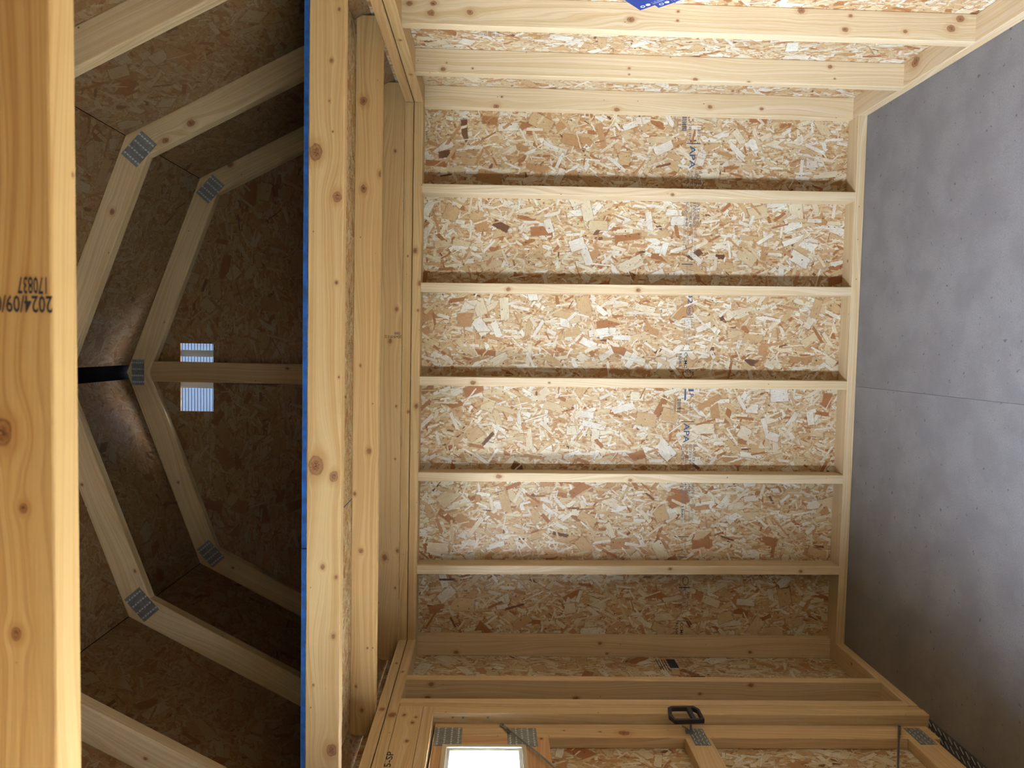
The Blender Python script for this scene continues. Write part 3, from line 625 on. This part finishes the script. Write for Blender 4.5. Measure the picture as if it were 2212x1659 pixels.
# loft decks
ld = empty('loft_deck', (0, -48, 80), label='strand board loft deck with bright blue painted front edge', cat='loft deck')
for xa, xb in ((-46.6, -15.44), (-15.3, 46.6)):
    panel('deck_panel', ld, box_bm(xa, xb, -48, 1.4, 80.01, 80.48), (1, 0, 0), (0, 1, 0), (0, 0, 1), 'osbrough', 'blue')
random.seed(5)
for x0 in (34, 12, -6, -24):
    P = Print()
    for i in range(2): P.smalls((x0, -25.2 - i * 1.1, 79.995), (-1, 0, 0), (0, -1, 0), 9, .5, 0)
    P.build('grade_stamp', ld)
ld2 = empty('loft_deck', (0, -96, 80), label='second strand board loft deck above the near tie board', cat='loft deck')
panel('deck_panel', ld2, box_bm(-46.6, 46.6, YF + .1, -96, 80.01, 80.48), (1, 0, 0), (0, 1, 0), (0, 0, 1), 'osbfar', 'blue')

# ------------------------------------------------------------------ closed door leaf
XD = -45.8
wy0, wy1, wz0, wz1 = -45.2, -30.55, 56.5, 66.9
ohole = [(wy0, wz0), (wy1, wz0), (wy1, wz1), (wy0, wz1)]
dr = panel('door_1', None, extrude_poly([(-72.6, .6), (-24.55, .6), (-24.55, 68.4), (-72.6, 68.4)], XD - 1.95, XD - 1.5, [ohole], 'x'), (0, 0, 1), (0, 1, 0), (1, 0, 0), 'osb')
tag(dr, 'closed strand board door leaf with timber frame and small window', kind='structure')
put('light_seal', finish(extrude_poly([(-74.8, -1), (-22.8, -1), (-22.8, 71), (-74.8, 71)], XL - 4.5, XL - 4.0, [ohole], 'x'), 'light_seal'), dr, [M['light_seal']])  # unseen outer sheet, added to stop daylight leaking round the leaf
dc = (1, .88, .74)
lumber('stile', dr, (XD - 1.5, XD), (-28.0, -24.6), (.7, 68.3), 'z', 'pale', [(XD, -26.3, 51, .12), (XD, -26.6, 46.2, .14), (XD, -26.9, 43, .55)], (1, 0, 0), color=dc)
lumber('stile', dr, (XD - 1.5, XD), (-72.5, -69.1), (.7, 68.3), 'z', 'pale', color=dc)
lumber('rail', dr, (XD - 1.5, XD - .01), (-69.1, -28.02), (66.95, 68.3), 'y', 'pale', color=(1, .78, .62))
lumber('rail', dr, (XD - 1.5, XD - .01), (-69.1, -28.02), (53.2, 56.45), 'y', 'pale', color=(1, .74, .56))
lumber('rail', dr, (XD - 1.5, XD - .01), (-30.5, -28.02), (56.48, 66.92), 'z', 'pale', color=(1, .78, .62), r=0)
lumber('rail', dr, (XD - 1.5, XD - .01), (-69.1, -28.02), (31.7, 35.1), 'y', 'pale', color=dc)
lumber('rail', dr, (XD - 1.5, XD - .01), (-69.1, -28.02), (1.5, 5.1), 'y', 'pale', color=dc)
for (z_, lz, ly_, yc, nx, ny) in ((66.4, 3.6, 4.4, -28.0, 4, 8), (56.7, 3.9, 4.4, -28.0, 5, 8), (33.2, 2.1, 4.1, -27.8, 4, 5), (3.1, 2.2, 4.1, -27.4, 4, 5)):
    tooth_plate(dr, (XD, yc, z_), (0, 0, 1), (0, 1, 0), (1, 0, 0), lz, ly_, nx, ny)
wn = put('window', finish(extrude_poly([(wy0 - .1, wz0 - .2), (wy1 + .15, wz0 - .2), (wy1 + .15, wz1 + .1), (wy0 - .1, wz1 + .1)], XD, XD + .35, [[(wy0 + .4, wz0 + .35), (wy1 - .45, wz0 + .35), (wy1 - .45, wz1 - .45), (wy0 + .4, wz1 - .45)]], 'x'), 'window'), dr, [M['trims']])
tag(wn, 'small bright window with pale frame')
def ringx(name, y0, y1, z0, z1, t, x0, x1, m, par):
    return put(name, finish(extrude_poly([(y0, z0), (y1, z0), (y1, z1), (y0, z1)], x0, x1, [[(y0 + t, z0 + t), (y1 - t, z0 + t), (y1 - t, z1 - t), (y0 + t, z1 - t)]], 'x'), name), par, [M[m]])
ringx('sash_frame', wy0 + .3, wy1 - .35, wz0 + .25, wz1 - .35, .55, XD - 1.4, XD + .1, 'vinyl', wn)
ringx('sash', wy0 + .85, wy1 - .9, wz0 + .8, wz1 - .9, .35, XD - 1.3, XD - .9, 'vinyl', wn)
put('pane', finish(box_bm(XD - 1.12, XD - 1.06, wy0 + .9, wy1 - 1.0, wz0 + .9, wz1 - 1.0), 'pane'), wn, [M['glass']])
# latch rods running from the middle of the leaf to top and bottom of the stile
for (za, zb) in ((59.26, 32.9), (4.85, 30.6)):
    bm = bmesh.new(); cyl(bm, (XD + .45, -26.6, za + (zb - za) * .027), (XD + .45, -69.5, zb), .13, 10)
    ro = tag(put('latch_rod', finish(bm, 'latch_rod'), dr, [M['steel']]), 'thin steel rod')
    dv = Vector((0, -44, zb - za)).normalized()
    bm = bmesh.new(); addbox(bm, Vector((XD + .3, -25.5, za)) + dv * .9, (.1, 2.6, .42), Matrix((Vector((1, 0, 0)), dv, Vector((1, 0, 0)).cross(dv))).transposed())
    for k in (.1, 1.3): c = Vector((XD + .1, -25.5, za)) + dv * k; cyl(bm, c, c + Vector((.4, 0, 0)), .12, 8)
    put('rod_bracket', finish(bm, 'rod_bracket'), ro, [M['steel']])
# handle
def bandloop(pts, ins, x0, x1):
    return extrude_poly(pts, x0, x1, ins, 'x')
hx = -43.35
bm = bandloop([(-24.5, 36.1), (-24.4, 33.1), (-25.3, 32.5), (-28.1, 32.6), (-28.35, 36.6), (-27.0, 37.1), (-24.9, 36.75)],
              [[(-24.95, 36.1), (-24.9, 34.15), (-27.85, 34.15), (-27.9, 36.5), (-26.8, 36.6), (-25.1, 36.3)], [(-24.95, 33.65), (-24.95, 33.3), (-25.5, 32.9), (-27.75, 32.95), (-27.8, 33.65)]], hx - .45, hx + .1)
bmesh.ops.bevel(bm, geom=[e for e in bm.edges if abs((e.verts[0].co - e.verts[1].co).normalized().x) > .9], offset=.06, segments=2, affect='EDGES')
hn = tag(put('door_handle', finish(bm, 'door_handle'), dr, [M['black']]), 'black loop handle')
bm = bmesh.new(); cyl(bm, (XD - .05, -26.6, 33.95), (hx - .4, -26.6, 33.95), .16, 12); addbox(bm, (XD + .25, -26.9, 34.3), (.35, .5, .9)); addbox(bm, (XD + .35, -26.0, 34.6), (.14, .9, .2), Matrix.Rotation(.5, 3, 'X'))
put('shaft', finish(bm, 'shaft'), hn, [M['steel']])

# window further along the left wall
w2 = empty('window_1', (XL - 2, -99, 35), kind='structure')
ringx('window_frame', -113.9, -84.1, 35.1, 68.9, 1.6, XL - 3.6, XL - 1.2, 'vinyl', w2)
put('sash_bar', finish(box_bm(XL - 3, XL - 2, -112.4, -85.6, 51.4, 52.6), 'sash_bar'), w2, [M['vinyl']])
put('pane', finish(box_bm(XL - 2.6, XL - 2.5, -112.4, -85.6, 36.6, 67.4), 'pane'), w2, [M['glass']])

# ------------------------------------------------------------------ leaflets tucked on the right wall
def leaflet(corner, e1, e2, x, label):
    c = Vector((x, *corner)); a = Vector((0, *e1)).normalized(); b = Vector((0, *e2)).normalized(); b = (b - a * a.dot(b)).normalized()
    L, W = 9.0, 5.6
    t = empty('leaflet', c, label=label, cat='leaflet', group='blue leaflets on the right wall')
    n_ = Vector((-1, 0, 0)); pts = [c, c + a * L, c + a * L + b * W, c + b * W]
    bm = bmesh.new(); f0 = bm.faces.new([bm.verts.new(p) for p in pts]); r = bmesh.ops.extrude_face_region(bm, geom=[f0])
    for v in [g_ for g_ in r['geom'] if isinstance(g_, bmesh.types.BMVert)]: v.co += n_ * .03
    bmesh.ops.recalc_face_normals(bm, faces=bm.faces)
    put('sheet', finish(bm, 'sheet'), t, [M['card']])
    P = Print(); o = c + n_ * .045
    P.ring(o + a * .75 + b * .62, a, b, .27, .27, .09, 0, 16); P.ring(o + a * 1.45 + b * .62, a, b, .27, .27, .26, 0, 16)
    P.smalls(o + a * 2.0 + b * .40, a, b, 4, .16, 0); P.smalls(o + a * 2.0 + b * .72, a, b, 4, .16, 0)
    P.build('print', t, mats=('cardw',))
leaflet((-34.92, 45.16), (-1.5, -1.55), (-2.06, 1.26), XR - .15, 'upper blue leaflet, its corner overlapping the other one')
leaflet((-35.55, 43.15), (-1.5, -1.55), (-2.06, 1.26), XR - .08, 'lower blue leaflet, half hidden by the other one')
